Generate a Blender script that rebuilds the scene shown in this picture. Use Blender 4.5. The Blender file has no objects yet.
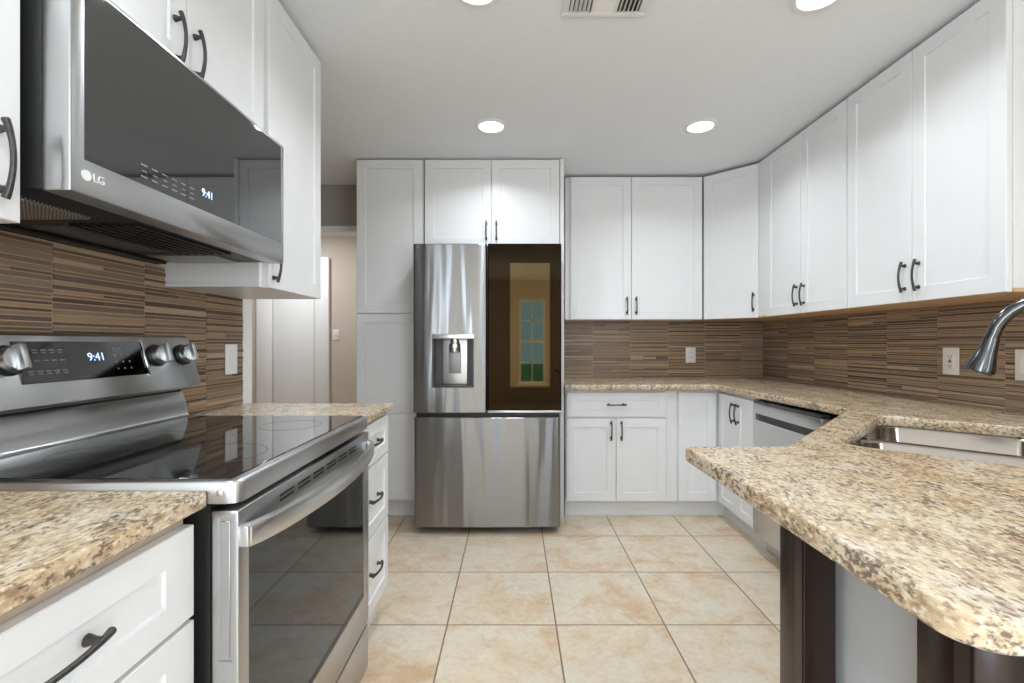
import bpy, bmesh, math, random
from mathutils import Vector, Matrix

S = bpy.context.scene
COL = S.collection
PI = math.pi
random.seed(7)

# ------------------------------------------------------------------ camera
CAM_H = 1.175
cam_d = bpy.data.cameras.new('camera')
cam_d.sensor_width = 36.0
cam_d.lens = 36.0 * 472 / 1024
cam_d.shift_x = -1.5 / 1024
cam_d.shift_y = 1.5 / 1024
cam_d.clip_start = 0.02
cam = bpy.data.objects.new('camera', cam_d)
cam.location = (0, 0, CAM_H)
cam.rotation_euler = (PI / 2, 0, 0)
COL.objects.link(cam)
S.camera = cam

# ------------------------------------------------------------------ world, exposure
S.view_settings.view_transform = 'Standard'
S.view_settings.look = 'None'
S.view_settings.gamma = 1.0
S.view_settings.use_curve_mapping = False
S.view_settings.exposure = 0.0
S.cycles.use_denoising = True
S.cycles.max_bounces = 10
S.cycles.diffuse_bounces = 6
S.cycles.glossy_bounces = 5
S.cycles.sample_clamp_indirect = 6.0

world = bpy.data.worlds.new('sky_world')
S.world = world
world.use_nodes = True
wn = world.node_tree
wn.nodes['Background'].inputs[0].default_value = (0.22, 0.50, 1.0, 1)
wn.nodes['Background'].inputs[1].default_value = 4.5


def area_light(name, loc, size, power, color, rot=(0, 0, 0), size_y=None, spread=PI):
    d = bpy.data.lights.new(name, 'AREA')
    if size_y:
        d.shape = 'RECTANGLE'
        d.size = size
        d.size_y = size_y
    else:
        d.shape = 'DISK'
        d.size = size
    d.energy = power
    d.color = color
    d.spread = spread
    o = bpy.data.objects.new(name, d)
    o.location = loc
    o.rotation_euler = rot
    COL.objects.link(o)
    return o


CEIL = 2.415
XL_ROOM, XR_ROOM = -1.18, 2.02
CAN_POWER = 5.9
CAN_COL = (0.895, 0.955, 1.0)
# the ceiling lamps: four over the kitchen in view, the rest added as unseen fill behind the camera
CANS = [(-0.128, 2.70), (1.07, 2.70), (-0.128, 1.65), (1.09, 1.68)]
CANS_FILL = [(-0.50, 0.3), (1.2, 0.3), (-0.50, -1.1), (1.2, -1.1), (-0.85, -2.5), (1.5, -2.5)]
for (lx, ly) in CANS + CANS_FILL:
    area_light('ceiling_and_fill_light', (lx, ly, CEIL - 0.012), 0.13, CAN_POWER, CAN_COL, spread=2.5)
area_light('hall_lamp_light', (-2.2, 4.3, CEIL - 0.03), 0.25, 19, (0.92, 0.96, 1.0))
# daylight-tinted fill panels added at the solid side walls behind the camera
area_light('side_fill_light', (XR_ROOM - 0.01, -2.2, 1.35), 1.9, 82, (0.72, 0.865, 1.0), rot=(0, PI / 2, 0), size_y=1.5)
area_light('side_fill_light', (XL_ROOM + 0.01, -2.2, 1.35), 1.9, 82, (0.72, 0.865, 1.0), rot=(0, -PI / 2, 0), size_y=1.5)


# ------------------------------------------------------------------ materials
class NT:
    def __init__(self, name):
        self.m = bpy.data.materials.new(name)
        self.m.use_nodes = True
        self.t = self.m.node_tree
        self.b = self.t.nodes['Principled BSDF']

    def n(self, typ, **kw):
        nd = self.t.nodes.new(typ)
        for k, v in kw.items():
            if k.startswith('i_'):
                key = k[2:]
                key = int(key) if key.isdigit() else key.replace('_', ' ')
                nd.inputs[key].default_value = v
            else:
                setattr(nd, k, v)
        return nd

    def l(self, a, b):
        self.t.links.new(a, b)

    def set(self, **kw):
        for k, v in kw.items():
            k = k.replace('_', ' ')
            if isinstance(v, tuple) and len(v) == 3:
                v = v + (1,)
            self.b.inputs[k].default_value = v
        return self

    def ramp(self, stops, interp='LINEAR'):
        r = self.n('ShaderNodeValToRGB')
        cr = r.color_ramp
        cr.interpolation = interp
        while len(cr.elements) < len(stops):
            cr.elements.new(0.5)
        for e, (p, c) in zip(cr.elements, stops):
            e.position = p
            e.color = c + (1,) if len(c) == 3 else c
        return r

    def coord(self, scale=(1, 1, 1), rot=(0, 0, 0), loc=(0, 0, 0)):
        tc = self.n('ShaderNodeTexCoord')
        mp = self.n('ShaderNodeMapping')
        mp.inputs['Scale'].default_value = scale
        mp.inputs['Rotation'].default_value = rot
        mp.inputs['Location'].default_value = loc
        self.l(tc.outputs['Object'], mp.inputs['Vector'])
        return mp.outputs['Vector']

    def noise(self, vec, scale, detail=4, rough=0.55, dist=0.0):
        nz = self.n('ShaderNodeTexNoise', i_Scale=scale, i_Detail=detail, i_Roughness=rough, i_Distortion=dist)
        self.l(vec, nz.inputs['Vector'])
        return nz

    def mix(self, fac, a, b, blend='MIX'):
        mx = self.n('ShaderNodeMix', data_type='RGBA', blend_type=blend)
        for sock, v in ((0, fac), (6, a), (7, b)):
            if hasattr(v, 'is_linked'):
                self.l(v, mx.inputs[sock])
            else:
                if isinstance(v, tuple) and len(v) == 3:
                    v = v + (1,)
                mx.inputs[sock].default_value = v
        return mx.outputs[2]

    def bump(self, height, strength=0.2, dist=0.01):
        bp = self.n('ShaderNodeBump', i_Strength=strength, i_Distance=dist)
        self.l(height, bp.inputs['Height'])
        self.l(bp.outputs['Normal'], self.b.inputs['Normal'])
        return bp


def srgb(r, g, b):
    f = lambda c: (c / 12.92 if c <= 0.04045 else ((c + 0.055) / 1.055) ** 2.4)
    return (f(r / 255), f(g / 255), f(b / 255))


def plain(name, col, rough=0.5, metal=0.0, noise=0.0, nscale=6, **kw):
    t = NT(name)
    t.set(Base_Color=col, Roughness=rough, Metallic=metal, **kw)
    v = t.coord()
    nz = t.noise(v, nscale, 3)
    if noise:
        lo = tuple(c * (1 - noise) for c in col)
        hi = tuple(min(1, c * (1 + noise)) for c in col)
        r = t.ramp([(0.3, lo), (0.7, hi)])
        t.l(nz.outputs['Fac'], r.inputs['Fac'])
        t.l(r.outputs['Color'], t.b.inputs['Base Color'])
    return t.m


def steel(name, col=(0.56, 0.55, 0.54), rough=0.27, axis='x', wave=0.0, aniso=0.0, arot=0.0):
    """brushed stainless: fine scratches along one axis"""
    t = NT(name)
    t.set(Base_Color=col, Metallic=1.0, Roughness=rough)
    if wave:
        v2 = t.coord((4.6, 4.6, 0.34))
        n2 = t.noise(v2, 1.6, 1.5, 0.4, 0.3)
        b2 = t.n('ShaderNodeBump', i_Strength=1.0, i_Distance=wave)
        t.l(n2.outputs['Fac'], b2.inputs['Height'])
        t.l(b2.outputs['Normal'], t.b.inputs['Normal'])
    if aniso:
        tg = t.n('ShaderNodeTangent', direction_type='RADIAL', axis='Z')
        t.set(Anisotropic=aniso, Anisotropic_Rotation=arot)
        t.l(tg.outputs['Tangent'], t.b.inputs['Tangent'])
    return t.m


def make_tile_floor():
    t = NT('beige_floor_tile')
    P = 0.4535
    tc = t.n('ShaderNodeTexCoord')
    mp = t.n('ShaderNodeMapping')
    mp.inputs['Location'].default_value = (-(0.177 - 5 * P), -(1.967 - 12 * P), 0)
    t.l(tc.outputs['Object'], mp.inputs['Vector'])
    br = t.n('ShaderNodeTexBrick', offset=0.0, squash=1.0)
    br.inputs['Scale'].default_value = 1.0
    br.inputs['Brick Width'].default_value = P
    br.inputs['Row Height'].default_value = P
    br.inputs['Mortar Size'].default_value = 0.0035
    br.inputs['Mortar Smooth'].default_value = 0.2
    br.inputs['Color1'].default_value = (0, 0, 0, 1)
    br.inputs['Color2'].default_value = (1, 1, 1, 1)
    br.inputs['Mortar'].default_value = (0.5, 0.5, 0.5, 1)
    t.l(mp.outputs['Vector'], br.inputs['Vector'])
    # a different piece of the clouding on every tile
    vm = t.n('ShaderNodeVectorMath', operation='MULTIPLY')
    vm.inputs[1].default_value = (37, 23, 11)
    t.l(br.outputs['Color'], vm.inputs[0])
    va = t.n('ShaderNodeVectorMath', operation='ADD')
    t.l(tc.outputs['Object'], va.inputs[0])
    t.l(vm.outputs['Vector'], va.inputs[1])
    n1 = t.noise(va.outputs['Vector'], 4.0, 7, 0.62, 0.6)
    r1 = t.ramp([(0.33, srgb(193, 155, 117)), (0.47, srgb(210, 192, 167)), (0.56, srgb(213, 202, 183)), (0.7, srgb(209, 204, 192))])
    t.l(n1.outputs['Fac'], r1.inputs['Fac'])
    n2 = t.noise(va.outputs['Vector'], 14.0, 8, 0.7, 1.2)
    r2 = t.ramp([(0.36, srgb(190, 156, 121)), (0.5, srgb(212, 194, 170)), (0.66, srgb(218, 209, 194))])
    t.l(n2.outputs['Fac'], r2.inputs['Fac'])
    c = t.mix(0.35, r1.outputs['Color'], r2.outputs['Color'])
    n3 = t.noise(va.outputs['Vector'], 60.0, 4, 0.7)
    r3 = t.ramp([(0.35, (0.86, 0.84, 0.82)), (0.55, (1, 1, 1))])
    t.l(n3.outputs['Fac'], r3.inputs['Fac'])
    c = t.mix(0.5, c, r3.outputs['Color'], 'MULTIPLY')
    c = t.mix(br.outputs['Fac'], c, srgb(128, 108, 90))
    t.l(c, t.b.inputs['Base Color'])
    t.set(Roughness=0.36)
    inv = t.n('ShaderNodeMath', operation='SUBTRACT')
    inv.inputs[0].default_value = 1.0
    t.l(br.outputs['Fac'], inv.inputs[1])
    t.bump(inv.outputs[0], 0.35, 0.003)
    return t.m


def make_granite():
    t = NT('speckled_granite')
    v = t.coord((1, 0.55, 1), (0, 0, 0.6))
    n1 = t.noise(v, 9, 6, 0.65, 0.5)
    base = t.ramp([(0.33, srgb(176, 150, 116)), (0.46, srgb(198, 175, 142)), (0.57, srgb(206, 190, 165)), (0.70, srgb(196, 187, 175))])
    t.l(n1.outputs['Fac'], base.inputs['Fac'])
    # tan and brown grains
    n2 = t.noise(v, 75, 6, 0.7, 0.3)
    m2 = t.ramp([(0.46, (0, 0, 0)), (0.62, (1, 1, 1))])
    t.l(n2.outputs['Fac'], m2.inputs['Fac'])
    c = t.mix(m2.outputs['Color'], base.outputs['Color'], srgb(150, 124, 96))
    # cream crystals
    n3 = t.noise(v, 130, 3, 0.55)
    m3 = t.ramp([(0.53, (0, 0, 0)), (0.64, (0.8, 0.8, 0.8))])
    t.l(n3.outputs['Fac'], m3.inputs['Fac'])
    c = t.mix(m3.outputs['Color'], c, srgb(222, 209, 186))
    # grey-brown flecks gathered in drifts
    n4 = t.noise(v, 150, 3, 0.6, 0.3)
    n5 = t.noise(v, 20, 3, 0.55)
    ad = t.n('ShaderNodeMath', operation='MULTIPLY_ADD')
    ad.inputs[1].default_value = 0.7
    t.l(n5.outputs['Fac'], ad.inputs[0])
    t.l(n4.outputs['Fac'], ad.inputs[2])
    m4 = t.ramp([(0.90, (0, 0, 0)), (1.0, (0.85, 0.85, 0.85))])
    t.l(ad.outputs[0], m4.inputs['Fac'])
    c = t.mix(m4.outputs['Color'], c, srgb(98, 84, 74))
    # sparse dark mica
    n6 = t.noise(v, 60, 4, 0.62, 0.8)
    m6 = t.ramp([(0.655, (0, 0, 0)), (0.71, (0.9, 0.9, 0.9))])
    t.l(n6.outputs['Fac'], m6.inputs['Fac'])
    c = t.mix(m6.outputs['Color'], c, srgb(78, 68, 64))
    t.l(c, t.b.inputs['Base Color'])
    t.set(Roughness=0.2)
    return t.m


def make_strips():
    t = NT('mosaic_strip_tile')
    at = t.n('ShaderNodeAttribute', attribute_name='strip_tone')
    r = t.ramp([(0.0, srgb(89, 72, 61)), (0.16, srgb(107, 88, 75)), (0.33, srgb(123, 104, 89)), (0.5, srgb(136, 112, 90)),
                (0.64, srgb(146, 126, 108)), (0.8, srgb(165, 140, 109)), (0.92, srgb(180, 158, 134))], 'CONSTANT')
    t.l(at.outputs['Fac'], r.inputs['Fac'])
    v = t.coord((6, 6, 260))
    nz = t.noise(v, 1.0, 4, 0.6)
    rr = t.ramp([(0.3, (0.8, 0.8, 0.8)), (0.7, (1.12, 1.1, 1.08))])
    t.l(nz.outputs['Fac'], rr.inputs['Fac'])
    t.l(t.mix(1.0, r.outputs['Color'], rr.outputs['Color'], 'MULTIPLY'), t.b.inputs['Base Color'])
    t.set(Roughness=0.3)
    return t.m


def wood(name, c1, c2, rough=0.4, axis='z'):
    t = NT(name)
    sc = {'x': (2, 40, 40), 'y': (40, 2, 40), 'z': (40, 40, 2)}[axis]
    v = t.coord(sc)
    nz = t.noise(v, 1.0, 5, 0.6, 0.8)
    r = t.ramp([(0.3, c1), (0.7, c2)])
    t.l(nz.outputs['Fac'], r.inputs['Fac'])
    t.l(r.outputs['Color'], t.b.inputs['Base Color'])
    t.set(Roughness=rough)
    return t.m


def emis(name, col, s):
    t = NT(name)
    t.set(Base_Color=(0.8, 0.8, 0.8), Emission_Color=col, Emission_Strength=s)
    return t.m


M = {}
M['white'] = plain('white_cabinet_paint', (0.76, 0.76, 0.765), 0.33, noise=0.01)
M['ceiling'] = plain('ceiling_paint', (0.79, 0.815, 0.85), 0.9, noise=0.012, nscale=30)
M['wall'] = plain('beige_wall_paint', srgb(205, 192, 178), 0.8, noise=0.015)
M['greywall'] = plain('grey_header_paint', srgb(170, 166, 158), 0.8, noise=0.015)
M['trim'] = plain('white_trim_paint', (0.86, 0.855, 0.84), 0.4, noise=0.01)
M['panelgrey'] = plain('pale_grey_panel_paint', (0.46, 0.455, 0.45), 0.6, noise=0.02)
M['toe'] = plain('toe_kick_paint', (0.70, 0.70, 0.70), 0.45, noise=0.02)
M['floor'] = make_tile_floor()
M['granite'] = make_granite()
M['strips'] = make_strips()
M['grout'] = plain('tan_grout', srgb(188, 156, 124), 0.9, noise=0.1, nscale=60)
M['steel'] = steel('brushed_steel', (0.53, 0.535, 0.54), 0.3, aniso=0.75, arot=0.25)
M['fridge_steel'] = steel('fridge_steel', (0.27, 0.268, 0.265), 0.24, 'x', wave=0.014, aniso=1.0, arot=0.25)
M['steel_light'] = steel('satin_steel', (0.66, 0.665, 0.67), 0.3, aniso=0.6, arot=0.25)
M['dish_steel'] = steel('dishwasher_steel', (0.62, 0.62, 0.62), 0.34, 'x')
M['sink_steel'] = steel('sink_steel', (0.38, 0.335, 0.29), 0.18, 'x')
M['nickel'] = steel('faucet_nickel', (0.11, 0.108, 0.107), 0.16, 'z')
M['chrome'] = plain('polished_chrome', (0.75, 0.74, 0.72), 0.12, 1.0)
M['black'] = plain('black_plastic', (0.012, 0.012, 0.012), 0.4)
M['gloss_black'] = plain('black_glass_ceramic', (0.012, 0.012, 0.013), 0.04, IOR=1.55)
M['mwglass'] = plain('microwave_glass', (0.19, 0.195, 0.195), 0.03, 1.0)
M['ovenglass'] = plain('oven_glass', (0.08, 0.095, 0.118), 0.04, 1.0)
M['fridgeglass'] = plain('tinted_door_glass', (0.019, 0.0125, 0.0068), 0.03, 1.0)
M['fridgepane'] = plain('golden_pane_glass', (0.078, 0.052, 0.023), 0.03, 1.0)
M['panelglass'] = plain('control_panel_glass', (0.12, 0.12, 0.122), 0.06, 1.0)
M['pewter'] = plain('dark_pewter', (0.07, 0.066, 0.062), 0.35, 0.7, noise=0.2, nscale=90)
M['plate'] = plain('white_plate_plastic', (0.80, 0.79, 0.77), 0.35)
M['almond'] = plain('almond_plate_plastic', (0.78, 0.72, 0.66), 0.35)
M['red'] = plain('red_button_plastic', (0.35, 0.03, 0.03), 0.4)
M['darkgrey'] = plain('dark_grey_plastic', (0.06, 0.06, 0.06), 0.45)
M['midgrey'] = plain('grey_dispenser_plastic', (0.30, 0.295, 0.29), 0.35, 0.5)
M['label'] = plain('printed_label_grey', (0.26, 0.26, 0.26), 0.5)
M['ring'] = plain('burner_print', (0.055, 0.055, 0.055), 0.25)
M['espresso'] = wood('espresso_wood', srgb(30, 20, 15), srgb(46, 32, 24), 0.22)
M['espresso'].node_tree.nodes['Principled BSDF'].inputs['Coat Weight'].default_value = 0.0
M['espresso'].node_tree.nodes['Principled BSDF'].inputs['Coat Roughness'].default_value = 0.2
M['plywood'] = wood('raw_plywood', srgb(196, 158, 118), srgb(214, 180, 140), 0.6, 'x')
M['frame_wood'] = wood('cabinet_edge_wood', srgb(190, 170, 152), srgb(205, 188, 172), 0.6, 'y')
M['lens'] = emis('lamp_lens', (1.0, 0.97, 0.93), 5.0)
M['clock'] = emis('clock_digits', (0.30, 0.50, 1.0), 1.5)
M['lawn'] = plain('lawn_grass', (0.16, 0.30, 0.08), 0.9, noise=0.3, nscale=20)
M['windowglass'] = NT('window_glass').set(Base_Color=(1, 1, 1), Roughness=0.0, Transmission_Weight=1.0, IOR=1.02).m


def make_mesh_filter():
    t = NT('filter_mesh_metal')
    v = t.coord((1, 1, 1))
    ck = t.n('ShaderNodeTexChecker', i_Scale=260)
    ck.inputs['Color1'].default_value = (0.55, 0.54, 0.52, 1)
    ck.inputs['Color2'].default_value = (0.08, 0.08, 0.08, 1)
    t.l(v, ck.inputs['Vector'])
    t.l(ck.outputs['Color'], t.b.inputs['Base Color'])
    t.set(Metallic=0.8, Roughness=0.35)
    return t.m


M['filter'] = make_mesh_filter()


# ------------------------------------------------------------------ mesh helpers
class MB:
    def __init__(self):
        self.bm = bmesh.new()

    def box(self, x0, x1, y0, y1, z0, z1, bev=0.0, seg=2, mx=None):
        r = bmesh.ops.create_cube(self.bm, size=1.0)
        vs = r['verts']
        for v in vs:
            v.co = Vector(((x0 + x1) / 2 + v.co.x * (x1 - x0), (y0 + y1) / 2 + v.co.y * (y1 - y0), (z0 + z1) / 2 + v.co.z * (z1 - z0)))
        if mx is not None:
            for v in vs:
                v.co = mx @ v.co
        if bev:
            es = list({e for v in vs for e in v.link_edges})
            bmesh.ops.bevel(self.bm, geom=es, offset=bev, segments=seg, affect='EDGES', profile=0.5)
        return self

    def rings(self, rings, cap0=True, cap1=True, closed=True):
        vr = [[self.bm.verts.new(p) for p in r] for r in rings]
        n = len(vr[0])
        for a, b in zip(vr, vr[1:]):
            for i in range(n if closed else n - 1):
                j = (i + 1) % n
                try:
                    self.bm.faces.new((a[i], a[j], b[j], b[i]))
                except ValueError:
                    pass
        if cap0:
            self.bm.faces.new(list(reversed(vr[0])))
        if cap1:
            self.bm.faces.new(vr[-1])
        return self

    def tube(self, pts, r, n=12, ry=None):
        pts = [Vector(p) for p in pts]
        rs = r if isinstance(r, (list, tuple)) else [r] * len(pts)
        rings = []
        up = None
        for i, p in enumerate(pts):
            d = (pts[min(i + 1, len(pts) - 1)] - pts[max(i - 1, 0)]).normalized()
            if up is None:
                a = Vector((0, 0, 1)) if abs(d.z) < 0.9 else Vector((1, 0, 0))
                up = (a - d * a.dot(d)).normalized()
            else:
                up = (up - d * up.dot(d)).normalized()
            s = d.cross(up)
            k = ry if ry else 1.0
            rings.append([p + s * math.cos(2 * PI * j / n) * rs[i] + up * math.sin(2 * PI * j / n) * rs[i] * k for j in range(n)])
        return self.rings(rings)

    def disc_stack(self, prof, n=32, axis='z', c=(0, 0, 0)):
        """lathe: prof is [(radius, height)...]"""
        rings = []
        for (r, h) in prof:
            ring = []
            for j in range(n):
                a = 2 * PI * j / n
                p = (r * math.cos(a), r * math.sin(a), h)
                if axis == 'y':
                    p = (p[0], -p[2], p[1])
                ring.append(Vector(p) + Vector(c))
            rings.append(ring)
        return self.rings(rings)

    def torus(self, R, r, c, n=48, m=6):
        for i in range(1):
            rings = []
            for a in range(n + 1):
                t = 2 * PI * a / n
                rings.append([Vector(c) + Vector(((R + r * math.cos(2 * PI * k / m)) * math.cos(t), (R + r * math.cos(2 * PI * k / m)) * math.sin(t), r * 0.3 * math.sin(2 * PI * k / m))) for k in range(m)])
            self.rings(rings, False, False)
        bmesh.ops.remove_doubles(self.bm, verts=self.bm.verts[:], dist=1e-6)
        return self

    def prism_x(self, prof, x0, x1, bev=0.0):
        """profile of (y, z) swept along x"""
        a = [self.bm.verts.new((x0, y, z)) for y, z in prof]
        b = [self.bm.verts.new((x1, y, z)) for y, z in prof]
        n = len(prof)
        fs = []
        for i in range(n):
            j = (i + 1) % n
            fs.append(self.bm.faces.new((a[i], a[j], b[j], b[i])))
        fs.append(self.bm.faces.new(list(reversed(a))))
        fs.append(self.bm.faces.new(b))
        if bev:
            es = list({e for f in fs for e in f.edges})
            bmesh.ops.bevel(self.bm, geom=es, offset=bev, segments=2, affect='EDGES', profile=0.5)
        return self

    def prism_z(self, poly, z0, z1):
        self.rings([[Vector((x, y, z0)) for x, y in poly], [Vector((x, y, z1)) for x, y in poly]])
        return self

    def shaker(self, x0, x1, z0, z1, rail=0.058, th=0.02, rec=0.0065, stile=None):
        def rect(i, y):
            k = i + (stile - rail if stile and i >= rail else 0)
            return [Vector((x0 + k, y, z0 + i)), Vector((x1 - k, y, z0 + i)), Vector((x1 - k, y, z1 - i)), Vector((x0 + k, y, z1 - i))]
        rail = min(rail, (x1 - x0) * 0.3, (z1 - z0) * 0.3)
        self.rings([rect(0, th), rect(0, 0.0015), rect(0.0015, 0), rect(rail, 0), rect(rail + 0.001, 0.003), rect(rail + 0.0018, rec), ])
        return self

    def build(self, name, mat, parent=None, loc=None, smooth=True, sharp=38):
        bmesh.ops.recalc_face_normals(self.bm, faces=self.bm.faces[:])
        me = bpy.data.meshes.new(name)
        self.bm.to_mesh(me)
        self.bm.free()
        return link_mesh(name, me, mat, parent, loc, smooth, sharp)


def link_mesh(name, me, mat, parent=None, loc=None, smooth=True, sharp=38):
    me.materials.clear()
    me.materials.append(M[mat] if isinstance(mat, str) else mat)
    if smooth:
        me.shade_smooth()
        me.set_sharp_from_angle(angle=math.radians(sharp))
    o = bpy.data.objects.new(name, me)
    COL.objects.link(o)
    if parent is not None:
        o.parent = parent
    if loc is not None:
        o.location = loc
    return o


def thing(name, label, cat, loc=(0, 0, 0), rz=0.0, group=None):
    o = bpy.data.objects.new(name, None)
    o.empty_display_size = 0.05
    COL.objects.link(o)
    o.location = loc
    o.rotation_euler = (0, 0, rz)
    return tag(o, label, cat, group)


def tag(o, label, cat, group=None):
    o['label'] = label
    o['category'] = cat
    if group:
        o['group'] = group
    return o


def struct(name, mb, mat):
    o = mb.build(name, mat)
    o['kind'] = 'structure'
    return o


def text_mesh(name, body, size, mat, parent, mx, depth=0.0006):
    cu = bpy.data.curves.new(name, 'FONT')
    cu.body = body
    cu.size = size
    cu.align_x = 'CENTER'
    cu.align_y = 'CENTER'
    cu.extrude = depth
    tmp = bpy.data.objects.new(name + '_tmp', cu)
    COL.objects.link(tmp)
    dg = bpy.context.evaluated_depsgraph_get()
    me = bpy.data.meshes.new_from_object(tmp.evaluated_get(dg))
    bpy.data.objects.remove(tmp)
    bpy.data.curves.remove(cu)
    me.transform(mx)
    me.name = name
    return link_mesh(name, me, mat, parent, smooth=False)


FRONT_TXT = Matrix.Rotation(PI / 2, 4, 'X')   # text standing up, facing local -Y


def at(x, y, z):
    return Matrix.Translation((x, y, z)) @ FRONT_TXT


def boolean_cut(obj, cutters, sharp=38):
    tmp = []
    for mb in cutters:
        bmesh.ops.recalc_face_normals(mb.bm, faces=mb.bm.faces[:])
        me = bpy.data.meshes.new('cut')
        mb.bm.to_mesh(me)
        mb.bm.free()
        c = bpy.data.objects.new('cut', me)
        COL.objects.link(c)
        if obj.parent:
            c.parent = obj.parent
        md = obj.modifiers.new('cut', 'BOOLEAN')
        md.operation = 'DIFFERENCE'
        md.solver = 'EXACT'
        md.object = c
        tmp.append(c)
    bpy.context.view_layer.update()
    dg = bpy.context.evaluated_depsgraph_get()
    me = bpy.data.meshes.new_from_object(obj.evaluated_get(dg))
    obj.modifiers.clear()
    old = obj.data
    obj.data = me
    bpy.data.meshes.remove(old)
    for c in tmp:
        bpy.data.objects.remove(c)
    me.shade_smooth()
    me.set_sharp_from_angle(angle=math.radians(sharp))


# ------------------------------------------------------------------ room shell
XL, XR, YB = -1.18, 2.02, 3.81
LEFT, RIGHT, DIAG = PI / 2, -PI / 2, -PI / 4      # facing of a run: local -Y looks into the room

struct('floor', MB().box(-4.0, XR + 0.12, -3.6, 5.25, -0.1, 0.0), 'floor')
struct('ceiling', MB().box(-4.0, XR + 0.12, -3.6, 5.25, CEIL, CEIL + 0.1), 'ceiling')
struct('wall_left', MB().box(XL - 0.12, XL, -3.6, 2.13, 0, CEIL), 'trim')
struct('wall_right', MB().box(XR, XR + 0.12, -3.6, YB + 0.12, 0, CEIL), 'wall')
struct('wall_back', MB().box(-1.06, XR, YB, YB + 0.12, 0, CEIL), 'wall')
struct('wall_header', MB().box(-4.0, -1.06, 3.70, 3.82, 2.09, CEIL), 'greywall')
struct('trim_1', MB().box(-4.0, -1.06, 3.685, 3.835, 2.045, 2.09, 0.003), 'trim')
struct('wall_hall_far', MB().box(-4.0, XR, 5.13, 5.25, 0, CEIL), 'wall')
struct('wall_hall_side', MB().box(-4.12, -4.0, -3.6, 5.25, 0, CEIL), 'wall')
struct('wall_hall_right', MB().box(-1.06, -0.94, YB + 0.12, 5.13, 0, CEIL), 'wall')
struct('wall_hall_near', MB().box(-4.0, XL - 0.12, -3.6, -3.48, 0, CEIL), 'wall')
# rear wall with the window opening, behind the camera
WX0, WX1, WZ0, WZ1 = 0.109, 0.624, 0.38, 2.03
m = MB()
m.box(XL, WX0, -3.6, -3.5, 0, CEIL).box(WX1, XR, -3.6, -3.5, 0, CEIL)
m.box(WX0, WX1, -3.6, -3.5, 0, WZ0).box(WX0, WX1, -3.6, -3.5, WZ1, CEIL)
struct('wall_rear', m, 'wall')
win = bpy.data.objects.new('window_1', None)
COL.objects.link(win)
win['kind'] = 'structure'
win.location = (0.3665, -3.5, WZ0)
m = MB()
w2, wh = (WX1 - WX0) / 2, WZ1 - WZ0
m.box(-w2, -w2 + 0.035, -0.06, 0.015, 0, wh).box(w2 - 0.035, w2, -0.06, 0.015, 0, wh)
m.box(-w2 + 0.035, w2 - 0.035, -0.06, 0.015, 0, 0.04).box(-w2 + 0.035, w2 - 0.035, -0.06, 0.015, wh - 0.04, wh)
m.box(-w2 + 0.035, w2 - 0.035, -0.06, 0.01, wh * 0.5 - 0.025, wh * 0.5 + 0.025)
m.box(-0.01, 0.01, -0.05, 0.0, 0.04, wh - 0.04)
for f in (0.25, 0.75):
    m.box(-w2 + 0.035, w2 - 0.035, -0.05, 0.0, wh * f - 0.01, wh * f + 0.01)
m.build('window_frame', 'trim', win)
MB().box(-w2 + 0.03, w2 - 0.03, -0.032, -0.028, 0.03, wh - 0.03).build('window_pane', 'windowglass', win)
struct('trim_2', MB().box(WX0 - 0.05, WX1 + 0.05, -3.5, -3.45, WZ0 - 0.04, WZ0, 0.004), 'trim')
struct('ground', MB().box(-15, 15, -30, -3.7, -0.5, -0.4), 'lawn')

# hall door in the far wall, seen past the end of the left wall
dr = bpy.data.objects.new('door_1', None)
COL.objects.link(dr)
dr['kind'] = 'structure'
dr.location = (-2.37, 5.13, 0)
m = MB()
m.box(-0.222, 0.215, -0.035, -0.004, 0.01, 2.03, 0.002)
m.build('door_panel', 'trim', dr)
m = MB()
m.box(-0.40, -0.235, -0.05, 0, 0, 2.10, 0.004).box(0.225, 0.38, -0.05, 0, 0, 2.10, 0.004)
m.box(-0.235, 0.225, -0.05, 0, 2.03, 2.10, 0.004)
m.build('door_casing', 'trim', dr)
struct('baseboard_hall', MB().box(-1.98, -1.06, 5.115, 5.13, 0, 0.1, 0.002), 'trim')


# ------------------------------------------------------------------ cabinets
def pull(parent, x, z, vert=True, L=0.128, proj=0.034):
    """bowed bar pull with two posts, part of a door or a drawer"""
    m = MB()
    n = 15
    pts, rs = [], []
    for i in range(n):
        t = i / (n - 1)
        s = (t - 0.5) * L
        y = -0.015 - (proj - 0.021) * math.sin(PI * t) ** 0.8
        pts.append((x, y, z + s) if vert else (x + s, y, z))
        rs.append(0.0043 + 0.0016 * abs(2 * t - 1) ** 3)
    m.tube(pts, rs, 10)
    for sgn in (-1, 1):
        o = sgn * L * 0.38
        p = (x, 0, z + o) if vert else (x + o, 0, z)
        q = (p[0], -0.0195, p[2])
        m.tube([p, (p[0], -0.004, p[2]), (p[0], -0.012, p[2]), q], [0.0085, 0.0075, 0.0052, 0.0052], 10)
    return m.build('handle', 'pewter', parent)


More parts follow.
